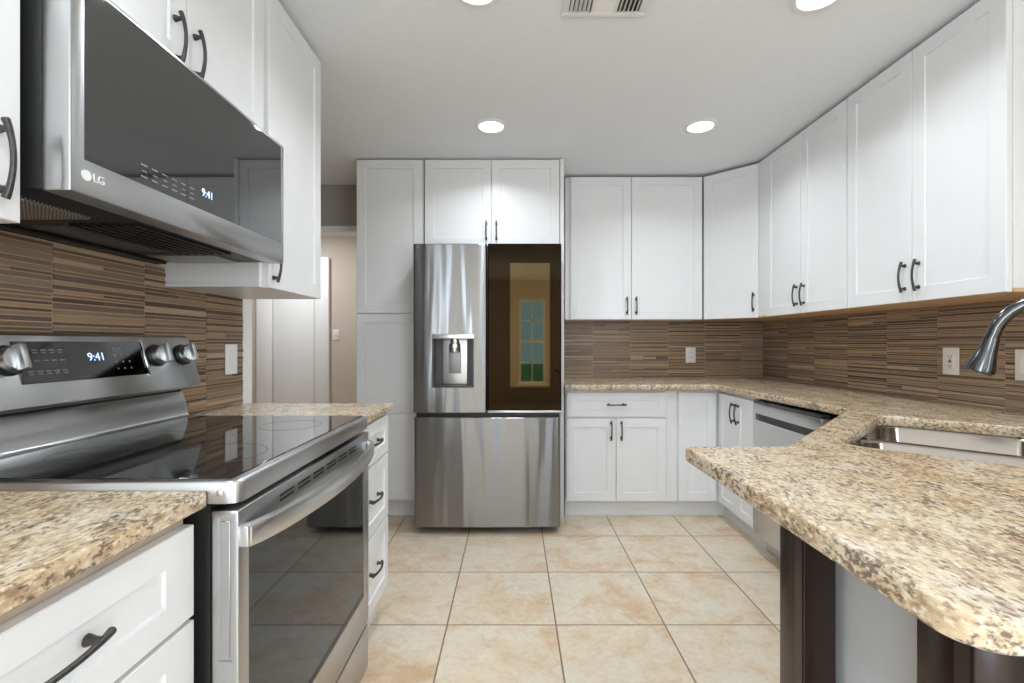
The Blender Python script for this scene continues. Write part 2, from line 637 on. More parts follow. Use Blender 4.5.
def cabinet(name, label, cat, loc, rz, w, d, h, fronts, toe=0.0, bottom=None, group=None, side='white', rail=0.058, toe_rec=0.055, stile=None, toe_x0=0.0):
    """carcass in a local frame: door faces at y=0, x to the right, z up from loc"""
    t = thing(name, label, cat, loc, rz, group)
    z0 = toe if toe else 0.0
    zb = z0 + (0.012 if bottom else 0)
    MB().box(0, w, 0.021, d, zb, h, 0.0012, 1).build('carcass', side, t)
    if bottom:
        MB().box(0.002, w - 0.002, 0.022, d, 0, 0.0115).build('bottom_panel', bottom, t)
    if toe:
        tk = MB().box(0, w, toe_rec, d, 0, toe)
        if toe_x0:
            tk.box(toe_x0, 0, toe_rec, toe_rec + 0.012, 0, toe)
        tk.build('toe_kick', 'toe', t)
    for f in fronts:
        kind, x0, x1, fz0, fz1 = f[:5]
        p = MB().shaker(x0, x1, fz0, fz1, rail, stile=stile).build(kind, 'white', t)
        for hd in f[5:]:
            if hd[0] == 'v':
                pull(p, hd[1], hd[2], True)
            else:
                pull(p, hd[1], hd[2], False, L=hd[3] if len(hd) > 3 else 0.128)
    return t


G = 0.0018
ZT = 2.396          # top of the wall cabinets
ZU = 1.348          # underside of the right and back wall cabinets
HU = ZT - ZU
UP_D = 0.35

# --- right wall cabinets (face X=1.657)
XF = 1.657
for (ys, ye, lab) in ((3.104, 2.347, 'white two-door wall cabinet on the right wall next to the angled corner cabinet'),
                      (2.347, 1.582, 'white two-door wall cabinet on the right wall above the outlet and the sink')):
    w = ys - ye
    hx = 0.028
    cabinet('wall_cabinet', lab, 'cabinet', (XF, ys, ZU), RIGHT, w - 0.001, XR - XF - 0.002, HU,
            [('door', 0.004, w / 2 - G, 0, HU - 0.004, ('v', w / 2 - hx - 0.006, 0.105)),
             ('door', w / 2 + G, w - 0.005, 0, HU - 0.004, ('v', w / 2 + hx + 0.006, 0.105))], bottom='plywood', group='white wall cabinets')
# --- diagonal corner cabinet
cx, cy = 1.392, 3.462
t = thing('corner_wall_cabinet', 'white single-door wall cabinet set at an angle across the back right corner', 'cabinet', (cx, cy, ZU), DIAG, 'white wall cabinets')
dw = math.hypot(1.657 - cx, cy - 3.19)
inv = Matrix.Rotation(-DIAG, 4, 'Z') @ Matrix.Translation((-cx, -cy, 0))
poly = [inv @ Vector((px, py, 0)) for px, py in ((1.410, 3.472), (1.664, 3.218), (1.664, 3.108), (XR - 0.002, 3.108), (XR - 0.002, YB - 0.002), (1.410, YB - 0.002))]
MB().prism_z([(p.x, p.y) for p in poly], 0.012, HU).build('carcass', 'white', t)
MB().prism_z([(p.x * 0.998, p.y) for p in poly], 0.0, 0.0115).build('bottom_panel', 'plywood', t)
p = MB().shaker(0.004, dw - 0.004, 0, HU - 0.004).build('door', 'white', t)
pull(p, dw - 0.035, 0.105)
# --- back wall cabinet
bx0, bx1, BYF = 0.382, 1.392, 3.462
w = bx1 - bx0
cabinet('wall_cabinet', 'white two-door wall cabinet on the back wall to the right of the refrigerator', 'cabinet', (bx0, BYF, ZU), 0, w, YB - BYF - 0.002, HU,
        [('door', 0.036, 0.483 - G, 0, HU - 0.004, ('v', 0.483 - 0.034, 0.10)), ('door', 0.483 + G, w - 0.008, 0, HU - 0.004, ('v', 0.483 + 0.034, 0.10))],
        bottom='white', group='white wall cabinets')
# --- over the refrigerator
TYF = 3.165
w = 0.312 + 0.60
cabinet('wall_cabinet', 'white two-door wall cabinet above the steel refrigerator', 'cabinet', (-0.600, TYF, 1.825), 0, w, YB - TYF - 0.002, ZT + 0.012 - 1.825,
        [('door', 0.005, 0.451 - G, 0, ZT + 0.008 - 1.825, ('v', 0.451 - 0.034, 0.10)), ('door', 0.451 + G, w - 0.004, 0, ZT + 0.008 - 1.825, ('v', 0.451 + 0.034, 0.10))],
        group='white wall cabinets', bottom='white')
t = thing('side_panel', 'tall white panel on the right of the refrigerator, from floor to ceiling cabinet', 'cabinet panel', (0.3125, TYF - 0.005, 0), 0)
MB().box(0, 0.026, 0, YB - TYF, 0, ZT + 0.012, 0.001, 1).build('panel', 'white', t)
# --- pantry
w = 0.450
t = cabinet('pantry_cabinet', 'tall white pantry cabinet to the left of the refrigerator', 'cabinet', (-1.056, TYF, 0), 0, w, YB - TYF - 0.002, ZT + 0.012,
            [('door', 0.004, w - 0.006, 1.376, ZT + 0.008), ('door', 0.004, w - 0.006, 0.706, 1.368), ('door', 0.004, w - 0.006, 0.122, 0.703)], toe=0.115)
# --- left wall cabinets (face X=-0.835)
XLF = -0.835
dL = -XL + XLF - 0.002
cabinet('wall_cabinet', 'white wall cabinet left of the microwave, cut off by the left edge of the view', 'cabinet', (XLF, 0.352, 1.378), LEFT, 0.452, dL, ZT - 1.378,
        [('door', 0.004, 0.448, 0, ZT - 1.382, ('v', 0.410, 0.095))], group='white wall cabinets', bottom='white')
cabinet('wall_cabinet', 'short white two-door wall cabinet directly above the microwave', 'cabinet', (XLF, 0.818, 1.852), LEFT, 0.765, dL, ZT - 1.852,
        [('door', 0.004, 0.390 - G, 0, ZT - 1.856, ('v', 0.346, 0.075)), ('door', 0.390 + G, 0.761, 0, ZT - 1.856, ('v', 0.418, 0.075))],
        group='white wall cabinets', bottom='white')
cabinet('wall_cabinet', 'tall narrow white wall cabinet just past the microwave, over the left counter end', 'cabinet', (XLF, 1.588, 1.365), LEFT, 0.462, dL, ZT - 1.365,
        [('door', 0.022, 0.458, 0, ZT - 1.369, ('v', 0.052, 0.085))], group='white wall cabinets', bottom='white')

# --- base cabinets, back run (face Y=3.165)
ZB = 0.862
cabinet('base_cabinet', 'white base cabinet with one wide drawer over two doors, right of the refrigerator', 'cabinet', (0.350, TYF, 0), 0, 0.752, YB - TYF - 0.002, ZB,
        [('drawer', 0.006, 0.672, 0.680, 0.842, ('h', 0.338, 0.762)),
         ('door', 0.006, 0.338 - G, 0.114, 0.668, ('v', 0.338 - 0.034, 0.588)), ('door', 0.338 + G, 0.672, 0.114, 0.668, ('v', 0.338 + 0.034, 0.588))],
        toe=0.105, group='white base cabinets')
t = cabinet('base_cabinet', 'white base cabinet with a single plain door in the inner corner of the counters', 'cabinet', (1.103, TYF, 0), 0, 0.902, YB - TYF - 0.002, ZB,
        [('door', 0.004, 0.258, 0.114, 0.842)], toe=0.105, group='white base cabinets')
MB().box(0.337, 0.350, -0.004, 0.0545, 0, 0.105).build('toe_kick_return', 'toe', t)
# --- base cabinet, right run (face X=1.385)
XRF = 1.372
cabinet('base_cabinet', 'narrow white two-door base cabinet between the inner corner and the dishwasher', 'cabinet', (XRF, 3.160, 0), RIGHT, 0.478, XR - XRF - 0.002, ZB,
        [('door', 0.004, 0.252 - G, 0.114, 0.842, ('v', 0.252 - 0.030, 0.740)), ('door', 0.252 + G, 0.476, 0.114, 0.842, ('v', 0.252 + 0.030, 0.740))],
        toe=0.105, group='white base cabinets', rail=0.05, toe_rec=0.068)
# --- left run: far drawer stack
t = cabinet('base_cabinet', 'white three-drawer base cabinet past the range, at the far end of the left counter', 'cabinet', (-0.542, 1.613, 0), LEFT, 0.432, -XL - 0.542 - 0.002, 0.880,
            [('drawer', 0.003, 0.429, 0.708, 0.866, ('h', 0.216, 0.790)), ('drawer', 0.003, 0.429, 0.436, 0.700, ('h', 0.216, 0.575)),
             ('drawer', 0.003, 0.429, 0.140, 0.428, ('h', 0.216, 0.300))], toe=0.105, group='white base cabinets', rail=0.05)
# --- left run: near drawers
cabinet('base_cabinet', 'white three-drawer base cabinet in the left foreground, on the near side of the range', 'cabinet', (-0.558, 0.310, 0), LEFT, 0.518, -XL - 0.558 - 0.002, 0.880,
        [('drawer', 0.003, 0.515, 0.700, 0.858, ('h', 0.243, 0.786, 0.17)), ('drawer', 0.003, 0.515, 0.420, 0.692, ('h', 0.258, 0.56)),
         ('drawer', 0.003, 0.515, 0.120, 0.412, ('h', 0.258, 0.27))], toe=0.105, group='white base cabinets', side='frame_wood', rail=0.047, stile=0.067)


# ------------------------------------------------------------------ counters
def slab(name, outer, hole, z0, z1, bev=0.006, corner=None):
    cu = bpy.data.curves.new(name, 'CURVE')
    cu.dimensions = '2D'
    cu.fill_mode = 'BOTH'
    cu.extrude = (z1 - z0) / 2 - bev
    cu.bevel_depth = bev
    cu.bevel_resolution = 2
    cu.offset = -bev
    for poly in ([outer] + ([hole] if hole else [])):
        sp = cu.splines.new('POLY')
        sp.points.add(len(poly) - 1)
        for q, (x, y) in zip(sp.points, poly):
            q.co = (x, y, 0, 1)
        sp.use_cyclic_u = True
    tmp = bpy.data.objects.new('tmp_slab', cu)
    COL.objects.link(tmp)
    dg = bpy.context.evaluated_depsgraph_get()
    me = bpy.data.meshes.new_from_object(tmp.evaluated_get(dg))
    bpy.data.objects.remove(tmp)
    me.transform(Matrix.Translation((0, 0, (z0 + z1) / 2)))
    me.name = name
    return link_mesh(name, me, 'granite')


def arc(cx, cy, r, a0, a1, n=8):
    return [(cx + r * math.cos(a0 + (a1 - a0) * i / n), cy + r * math.sin(a0 + (a1 - a0) * i / n)) for i in range(n + 1)]


ZC = 0.900
# sink opening, turned 45 degrees: u runs along the cut corner, v towards the wall corner
SU0, SU1, SV0, SV1 = 1.545, 2.268, -0.285, 0.130


def uv(u, v):
    return ((u + v) / math.sqrt(2), (u - v) / math.sqrt(2))


def round_rect(u0, u1, v0, v1, r, n=6):
    pts = []
    for (cu_, cv_, a) in ((u1 - r, v1 - r, 0), (u0 + r, v1 - r, PI / 2), (u0 + r, v0 + r, PI), (u1 - r, v0 + r, 1.5 * PI)):
        pts += arc(cu_, cv_, r, a, a + PI / 2, n)
    return pts


hole = [uv(u, v) for u, v in round_rect(SU0, SU1, SV0, SV1, 0.06)]
outer = [(0.342, YB - 0.012), (0.342, 3.115), (1.325, 3.115), (1.34, 3.10), (1.405, 1.975)] \
    + [(0.728, 1.258)] + arc(0.467, 1.246, 0.012, PI / 2, PI, 4) + arc(0.507, 0.519, 0.052, PI, 1.5 * PI, 10) + [(XR - 0.012, 0.467), (XR - 0.012, YB - 0.012)]
o = slab('countertop', outer, hole, ZC - 0.038, ZC)
tag(o, 'large speckled granite countertop running from the refrigerator around the sink to the rounded peninsula', 'countertop')
ZL = 0.913
o = slab('countertop', [(XL + 0.012, 0.0), (-0.545, 0.0), (-0.545, 0.837), (XL + 0.012, 0.837)], None, ZL - 0.030, ZL, 0.004)
tag(o, 'golden speckled granite countertop in the left foreground beside the range', 'countertop')
o = slab('countertop', [(XL + 0.012, 1.607), (-0.528, 1.607), (-0.528, 2.055), (XL + 0.012, 2.055)], None, ZL - 0.030, ZL, 0.004)
tag(o, 'short granite countertop past the range, over the three white drawers', 'countertop')


# ------------------------------------------------------------------ mosaic backsplashes
def backsplash(label, loc, rz, length, z0, z1, seams, seed, breaks=0.12, rows=(0.0075, 0.009, 0.0105, 0.013, 0.006)):
    t = thing('tile_backsplash', label, 'backsplash', loc, rz)
    MB().box(0, length, -0.0068, -0.0005, z0, z1).build('grout_bed', 'grout', t)
    rnd = random.Random(seed)
    m = MB()
    tones = []
    alt = 0
    edges = [0.0] + [s for s in seams if 0.01 < s < length - 0.01] + [length]
    hs = rows
    for a, b in zip(edges, edges[1:]):
        z = z0 + 0.001
        while z < z1 - 0.006:
            h = min(rnd.choice(hs), z1 - z - 0.001)
            cuts = [a + 0.0012]
            if (b - a) > 0.2 and rnd.random() < breaks:
                cuts.append(a + (b - a) * rnd.choice((0.33, 0.5, 0.67)))
            cuts.append(b - 0.0012)
            for p, q in zip(cuts, cuts[1:]):
                n0 = len(m.bm.faces)
                y = -0.008 - rnd.choice((0, 0, 0.0012, 0.002))
                vs = [m.bm.verts.new(c) for c in ((p, -0.004, z), (q, -0.004, z), (q, -0.004, z + h), (p, -0.004, z + h),
                                                  (p + .0006, y, z + .0008), (q - .0006, y, z + .0008), (q - .0006, y, z + h - .0008), (p + .0006, y, z + h - .0008))]
                for f in ((4, 5, 6, 7), (0, 1, 5, 4), (1, 2, 6, 5), (2, 3, 7, 6), (3, 0, 4, 7)):
                    m.bm.faces.new([vs[i] for i in f])
                alt = 1 - alt if rnd.random() < 0.75 else alt
                tones += [0.5 * rnd.random() + 0.5 * alt] * 5
            z += h + 0.0018
    bmesh.ops.recalc_face_normals(m.bm, faces=m.bm.faces[:])
    me = bpy.data.meshes.new('tile_strips')
    m.bm.to_mesh(me)
    m.bm.free()
    at_ = me.attributes.new('strip_tone', 'FLOAT', 'FACE')
    at_.data.foreach_set('value', tones)
    link_mesh('tile_strips', me, 'strips', t, smooth=False)
    return t


backsplash('brown strip mosaic tile on the left wall behind the range and under the microwave', (XL, 0.3, 0), LEFT, 1.745, 0.914, 1.432, [0.3 * k for k in range(1, 6)], 3, rows=(0.0075, 0.009, 0.012, 0.016))
backsplash('brown strip mosaic tile along the back wall between counter and cabinets', (0.342, YB, 0), 0, XR - 0.342 - 0.011, ZC + 0.001, ZU + 0.01, [0.297, 0.60, 0.905, 1.20, 1.494], 11)
backsplash('dark brown strip mosaic tile along the right wall behind the sink faucet', (XR, YB - 0.001, 0), RIGHT, 3.2, ZC + 0.001, ZU + 0.01, [0.342, 0.654, 0.966, 1.266, 1.568, 1.877, 2.18, 2.48, 2.78, 3.08], 23)


# ------------------------------------------------------------------ wall plates
def plate(name, label, cat, loc, rz, w, h, col, kind):
    t = thing(name, label, cat, loc, rz, )
    MB().box(-w / 2, w / 2, -0.006, 0, -h / 2, h / 2, 0.0022, 2).build('cover_plate', col, t)
    if kind == 'gfci':
        MB().box(-0.0165, 0.0165, -0.0085, -0.004, -0.034, 0.034, 0.001, 1).build('receptacle', col, t)
        for s in (-1, 1):
            m = MB()
            m.box(-0.008, -0.005, -0.009, -0.008, s * 0.021 - 0.004, s * 0.021 + 0.004)
            m.box(0.005, 0.008, -0.009, -0.008, s * 0.021 - 0.004, s * 0.021 + 0.004)
            m.box(-0.002, 0.002, -0.009, -0.008, s * 0.021 - 0.011, s * 0.021 - 0.007)
            m.build('socket_slots', 'black', t)
        MB().box(-0.007, 0.007, -0.0095, -0.008, 0.001, 0.0065).build('reset_button', 'red', t)
        MB().box(-0.007, 0.007, -0.0095, -0.008, -0.0065, -0.001).build('test_button', 'black', t)
    elif kind == 'duplex':
        for s in (-1, 1):
            r = MB().box(-0.014, 0.014, -0.0085, -0.004, s * 0.020 - 0.0135, s * 0.020 + 0.0135, 0.003, 2).build('receptacle', col, t)
            m = MB()
            m.box(-0.007, -0.005, -0.009, -0.008, s * 0.02 - 0.004, s * 0.02 + 0.005)
            m.box(0.005, 0.007, -0.009, -0.008, s * 0.02 - 0.004, s * 0.02 + 0.005)
            m.build('socket_slots', 'black', r)
    elif kind == 'rocker':
        MB().box(-0.0165, 0.0165, -0.009, -0.004, -0.034, 0.034, 0.001, 1).build('rocker', col, t)
    elif kind == 'double':
        for s in (-1, 1):
            MB().box(s * 0.023 - 0.0165, s * 0.023 + 0.0165, -0.009, -0.004, -0.034, 0.034, 0.001, 1).build('rocker', col, t)
    elif kind == 'toggle':
        MB().box(-0.004, 0.004, -0.016, -0.004, -0.004, 0.010, 0.001, 1).build('toggle', col, t)
    return t


plate('wall_switch', 'white rocker switch plate on the left mosaic past the range', 'switch', (XL + 0.0105, 1.95, 1.108), LEFT, 0.080, 0.124, 'plate', 'rocker')
plate('wall_outlet', 'white outlet plate on the back wall mosaic', 'outlet', (1.425, YB - 0.0105, 1.078), 0, 0.080, 0.122, 'plate', 'duplex')
plate('wall_outlet', 'white safety outlet with red button on the right wall mosaic left of the faucet', 'outlet', (XR - 0.0105, 2.165, 1.092), RIGHT, 0.080, 0.124, 'almond', 'gfci')
plate('wall_switch', 'almond double rocker switch plate on the right wall mosaic, at the right edge', 'switch', (XR - 0.0105, 1.825, 1.088), RIGHT, 0.124, 0.124, 'almond', 'double')
plate('wall_switch', 'small white light switch on the beige hall wall beside the pantry', 'switch', (-1.93, 5.129, 1.265), 0, 0.070, 0.115, 'plate', 'toggle')


# ------------------------------------------------------------------ refrigerator
def door_slab(x0, x1, z0, z1, th, bulge, r=0.012, nx=24):
    """door with a faintly bowed front and rounded vertical edges; front at y=0, back at y=th"""
    m = MB()
    prof = []
    for i in range(nx + 1):
        t_ = i / nx
        x = x0 + (x1 - x0) * t_
        e = min(x - x0, x1 - x)
        y = bulge * (2 * t_ - 1) ** 2
        if e < r:
            y += r - math.sqrt(max(0, r * r - (r - e) ** 2))
        prof.append((x, y))
    xs = [x0 + r * (1 - math.cos(PI / 2 * k / 4)) for k in range(5)]
    prof = []
    allx = xs + [x0 + r + (x1 - x0 - 2 * r) * k / nx for k in range(1, nx)] + [x0 + x1 - x for x in reversed(xs)]
    for x in allx:
        t_ = (x - x0) / (x1 - x0)
        e = min(x - x0, x1 - x)
        y = bulge * (2 * t_ - 1) ** 2
        if e < r:
            y += r - math.sqrt(max(0, r * r - (r - e) ** 2))
        prof.append((x, y))
    poly = prof + [(x1, th), (x0, th)]
    m.rings([[Vector((x, y + 0.003, z0)) for x, y in poly], [Vector((x, y, z0 + 0.004)) for x, y in poly], [Vector((x, y, z1 - 0.004)) for x, y in poly], [Vector((x, y + 0.003, z1)) for x, y in poly]])
    return m


fr = thing('refrigerator', 'stainless french-door refrigerator with dark glass right door and water dispenser', 'refrigerator', (-0.1605, 2.885, 0))
MB().box(-0.440, 0.449, 0.085, 0.84, 0.03, 1.766, 0.004).build('cabinet_body', 'darkgrey', fr)
ld = door_slab(-0.454, -0.0035, 0.747, 1.783, 0.075, 0.004).build('door', 'fridge_steel', fr, sharp=24)
DX0, DX1, DZ0, DZ1 = -0.338, -0.082, 0.902, 1.204
boolean_cut(ld, [MB().box(DX0, DX1, -0.05, 0.060, DZ0, DZ1)], 24)
ld['label'] = 'left steel door with the dispenser'
dp = MB().box(DX0 + 0.0005, DX1 - 0.0005, 0.0555, 0.0595, DZ0 + 0.0005, DZ1 - 0.0005).build('dispenser_back', 'darkgrey', ld)
MB().box(DX0 + 0.0005, DX0 + 0.012, 0.003, 0.055, DZ0 + 0.001, DZ1 - 0.001).build('dispenser_side', 'darkgrey', ld)
MB().box(DX1 - 0.012, DX1 - 0.0005, 0.003, 0.055, DZ0 + 0.001, DZ1 - 0.001).build('dispenser_side', 'darkgrey', ld)
MB().box(DX0 + 0.062, DX1 - 0.045, 0.042, 0.0555, DZ0 + 0.015, DZ1 - 0.005, 0.003).build('dispenser_panel', 'steel_light', ld)
MB().box(DX0 + 0.098, DX1 - 0.082, 0.030, 0.043, DZ0 + 0.085, DZ1 - 0.06, 0.003).build('dispenser_paddle', 'midgrey', ld)
MB().disc_stack([(0.034, 0), (0.036, 0.01), (0.036, 0.05), (0.030, 0.056), (0.026, 0.07), (0.026, 0.10)], 24, 'z', ((DX0 + DX1) / 2 + 0.008, 0.034, DZ1 - 0.085)).build('dispenser_nozzle', 'chrome', ld)
MB().box(DX0 - 0.002, DX1 + 0.002, -0.004, 0.05, DZ1 - 0.004, DZ1 + 0.024, 0.004).build('dispenser_lip', 'steel_light', ld)
MB().box(DX0 + 0.012, DX1 - 0.012, 0.0, 0.055, DZ0 + 0.001, DZ0 + 0.012, 0.002).build('dispenser_tray', 'darkgrey', ld)
MB().disc_stack([(0.0075, -0.002), (0.0075, 0.0012)], 20, 'y', (-0.420, 0.004, 1.748)).build('round_logo', 'darkgrey', ld)
rd = door_slab(0.0035, 0.454, 0.762, 1.783, 0.075, 0.0, 0.006).build('door', 'fridgeglass', fr, sharp=10)
rd['label'] = 'right door of dark tinted glass'
MB().box(0.1405, 0.382, -0.0012, 0.002, 0.904, 1.664).build('viewing_pane', 'fridgepane', rd)
MB().box(0.0035, 0.454, 0.004, 0.075, 0.7475, 0.761, 0.002).build('door_trim', 'steel_light', rd)
dw_ = door_slab(-0.450, 0.450, 0.046, 0.719, 0.075, 0.006, 0.02).build('freezer_drawer', 'fridge_steel', fr, sharp=24)
MB().box(-0.44, 0.44, 0.03, 0.085, 0.7195, 0.7465).build('drawer_gap', 'black', fr)
for s in (-1, 1):
    MB().box(s * 0.40 - 0.035, s * 0.40 + 0.035, 0.09, 0.30, 1.7665, 1.795, 0.005).build('hinge_cover', 'darkgrey', fr)
for sx in (-0.38, 0.38):
    for sy in (0.15, 0.72):
        MB().disc_stack([(0.022, 0.0), (0.022, 0.012), (0.012, 0.016), (0.012, 0.03)], 16, 'z', (sx, sy, 0)).build('levelling_foot', 'black', fr)

# ------------------------------------------------------------------ dishwasher
dwr = thing('dishwasher', 'grey stainless dishwasher with pocket handle built in under the right counter', 'dishwasher', (1.358, 2.680, 0), RIGHT)
MB().box(0.002, 0.598, 0.0455, 0.60, 0.119, 0.837).build('tub_body', 'black', dwr)
dd = MB().box(0.002, 0.598, 0, 0.045, 0.108, 0.838, 0.004).build('door', 'dish_steel', dwr)
boolean_cut(dd, [MB().box(0.03, 0.57, -0.01, 0.026, 0.745, 0.782)])
MB().box(0.0305, 0.5695, 0.022, 0.0255, 0.7455, 0.7815).build('handle_pocket', 'darkgrey', dd)
MB().box(0.004, 0.596, 0.003, 0.04, 0.8385, 0.855).build('control_strip', 'gloss_black', dd)
MB().box(0.002, 0.598, 0.078, 0.10, 0.0, 0.118).build('toe_panel', 'dish_steel', dwr)
m = MB()
m.box(0.465, 0.48, 0.058, 0.0775, 0.004, 0.045).box(0.46, 0.52, 0.054, 0.0775, 0.0, 0.010)
m.build('levelling_foot', 'black', dwr)

# ------------------------------------------------------------------ range
rg = thing('range', 'stainless electric range with black glass cooktop and oven window between the left counters', 'range', (-0.490, 0.840, 0), LEFT)
RW = 0.76
MB().box(0.004, RW - 0.004, 0.052, 0.665, 0.03, 0.886).build('oven_body', 'black', rg)
ZR = 0.929
fr_poly = [(0.0, 0.62), (0.0, 0.022)] + [(0.022 - 0.022 * math.cos(a), 0.022 - 0.022 * math.sin(a)) for a in (PI / 8, PI / 4, 3 * PI / 8)] + [(0.022, 0.0), (RW - 0.022, 0.0)] \
    + [(RW - 0.022 + 0.022 * math.sin(a), 0.022 - 0.022 * math.cos(a)) for a in (PI / 8, PI / 4, 3 * PI / 8)] + [(RW, 0.022), (RW, 0.62)]
m = MB()


def inset_poly(pl, d):
    c = Vector((RW / 2, 0.31))
    return [(x + (d if x < 0.03 else -d if x > RW - 0.03 else 0), y + (d if y < 0.03 else -d if y > 0.6 else 0)) for x, y in pl]


m.rings([[Vector((x, y, 0.8885)) for x, y in fr_poly], [Vector((x, y, 0.890)) for x, y in fr_poly], [Vector((x, y, ZR - 0.006)) for x, y in fr_poly],
         [Vector((x, y, ZR - 0.002)) for x, y in inset_poly(fr_poly, 0.002)], [Vector((x, y, ZR)) for x, y in inset_poly(fr_poly, 0.006)]])
ct = m.build('cooktop_frame', 'steel', rg)
MB().disc_stack([(0.0065, 0), (0.006, 0.002), (0.0035, 0.004)], 16, 'y').bm.free()
m = MB()
m.tube([(0.001, 0.032, 0.908), (-0.002, 0.032, 0.908), (-0.0038, 0.032, 0.908)], [0.0068, 0.006, 0.003], 16)
m.build('rivet', 'steel_light', ct)
MB().box(0.012, RW - 0.012, 0.020, 0.600, ZR - 0.002, ZR + 0.0022, 0.001, 1).build('cooktop_glass', 'gloss_black', rg)
for (bx, by, br) in ((0.20, 0.17, 0.105), (0.20, 0.44, 0.075), (0.56, 0.17, 0.085), (0.56, 0.43, 0.10), (0.38, 0.46, 0.045)):
    MB().torus(br, 0.0012, (bx, by, ZR + 0.0022)).build('burner_ring', 'ring', rg)
# oven door
od = MB().box(0.001, RW - 0.001, 0, 0.050, 0.236, 0.876, 0.004).build('oven_door', 'steel', rg)
boolean_cut(od, [MB().box(-0.01, 0.003, 0.012, 0.036, 0.607, 0.863, 0.0), MB().box(0.034, RW - 0.055, -0.01, 0.004, 0.345, 0.800)])
MB().box(0.0015, 0.0032, 0.016, 0.032, 0.613, 0.857, 0.0008, 1).build('side_emboss', 'steel', od)
MB().box(0.0345, RW - 0.0555, 0.0012, 0.0038, 0.3455, 0.7995).build('oven_window', 'ovenglass', od)
m = MB()
for k in range(6):
    x0 = 0.150 + k * 0.083
    m.box(x0, x0 + 0.062, -0.0006, 0.002, 0.842, 0.847).box(x0, x0 + 0.062, -0.0006, 0.002, 0.852, 0.857)
m.build('vent_slots', 'black', od)
rings = []
N = 40
for i in range(N + 1):
    t_ = i / N
    x = 0.012 + (RW - 0.024) * t_
    y = -0.010 - 0.050 * (1 - (2 * t_ - 1) ** 2) ** 0.75
    hh = 0.0205
    rings.append([Vector((x, y + 0.007, 0.828 - hh)), Vector((x, y - 0.004, 0.828 - hh)), Vector((x, y - 0.008, 0.828 - hh * 0.6)), Vector((x, y - 0.008, 0.828 + hh * 0.6)),
                  Vector((x, y - 0.004, 0.828 + hh)), Vector((x, y + 0.007, 0.828 + hh))])
m = MB()
m.rings(rings)
m.box(0.004, 0.026, -0.016, 0.001, 0.809, 0.847, 0.003).box(RW - 0.026, RW - 0.004, -0.016, 0.001, 0.809, 0.847, 0.003)
m.build('handle', 'steel_light', od)
MB().box(0.001, RW - 0.001, 0.002, 0.050, 0.080, 0.226, 0.004).build('storage_drawer', 'steel', rg)
MB().box(0.02, RW - 0.02, 0.06, 0.62, 0.0, 0.03).build('base', 'black', rg)
# backguard
PT, PB = Vector((0.612, 1.197)), Vector((0.565, 1.034))     # (y, z) of the tilted face
m = MB()
m.prism_x([(0.676, 1.199), (PT.x + 0.012, 1.199), (PT.x, PT.y - 0.004), (PB.x, PB.y), (PB.x + 0.006, PB.y - 0.006), (0.61, 1.022), (0.676, 1.022)], 0.002, RW - 0.002, 0.002)
bg = m.build('backguard', 'steel', rg)
MB().box(0.006, RW - 0.006, 0.632, 0.676, 0.990, 1.0225).build('backguard_gap', 'black', rg)
prof = [(0.676, 1.012), (0.632, 1.012), (0.622, 0.985), (0.614, 0.962)] + [(0.596 + 0.018 * math.cos(a), 0.944 - 0.016 * math.sin(a)) for a in (0.3, 0.8, 1.3)] + [(0.588, ZR + 0.003), (0.585, ZR + 0.0005), (0.676, ZR + 0.0005)]
MB().prism_x(prof, 0.002, RW - 0.002).build('riser', 'steel', rg)
# frame of the tilted face: x along, s up the face, n out of it
fz = (Vector((0, PT.x, PT.y)) - Vector((0, PB.x, PB.y)))
FH = fz.length
fz.normalize()
fn = Vector((1, 0, 0)).cross(fz)
if fn.y > 0:
    fn = -fn
FACE = Matrix(((1, 0, 0, 0), (0, -fn.y, fz.y, PB.x), (0, -fn.z, fz.z, PB.y), (0, 0, 0, 1)))   # local (x, -n, s)
# display glass
m = MB().box(0.187, 0.540, -0.0025, 0.002, 0.052, 0.150, 0.001, 1)
m.bm.transform(FACE)
dg_ = m.build('control_panel', 'panelglass', bg)
m = MB().box(0.541, 0.546, -0.0045, 0.001, 0.048, 0.154, 0.001, 1)
m.bm.transform(FACE)
m.build('panel_trim', 'chrome', bg)
text_mesh('clock', '9:41', 0.030, 'clock', dg_, FACE @ at(0.385, -0.0032, 0.108), 0.0003)
m = MB()
for row, s in enumerate((0.128, 0.103, 0.078)):
    for k in range(5):
        x0 = 0.205 + k * 0.020
        m.box(x0, x0 + 0.013, -0.003, -0.002, s, s + 0.0022)
        if row != 1:
            m.box(x0 + 0.001, x0 + 0.012, -0.003, -0.002, s - 0.006, s - 0.004)
for r_ in range(4):
    for c_ in range(3):
        x0 = 0.440 + c_ * 0.022
        m.box(x0, x0 + 0.004, -0.003, -0.002, 0.072 + r_ * 0.019, 0.076 + r_ * 0.019)
m.bm.transform(FACE)
m.build('touch_labels', 'label', dg_)['kind'] = 'stuff'
for kx in (0.052, 0.170, 0.594, 0.708):
    s0 = 0.107
    m = MB().disc_stack([(0.0275, 0.0065), (0.0275, 0.020), (0.025, 0.024), (0.016, 0.0255), (0.004, 0.026)], 32, 'y', (kx, 0, s0))
    m.bm.transform(FACE)
    kb = m.build('knob', 'steel', bg)
    m = MB().disc_stack([(0.034, 0.0), (0.034, 0.004), (0.031, 0.0064)], 32, 'y', (kx, 0, s0))
    m.bm.transform(FACE)
    m.build('knob_ring', 'black', kb)
    m = MB().box(kx - 0.0075, kx + 0.0075, -0.044, -0.022, s0 - 0.028, s0 + 0.028, 0.003)
    m.bm.transform(FACE)
    m.build('knob_grip', 'steel_light', kb)

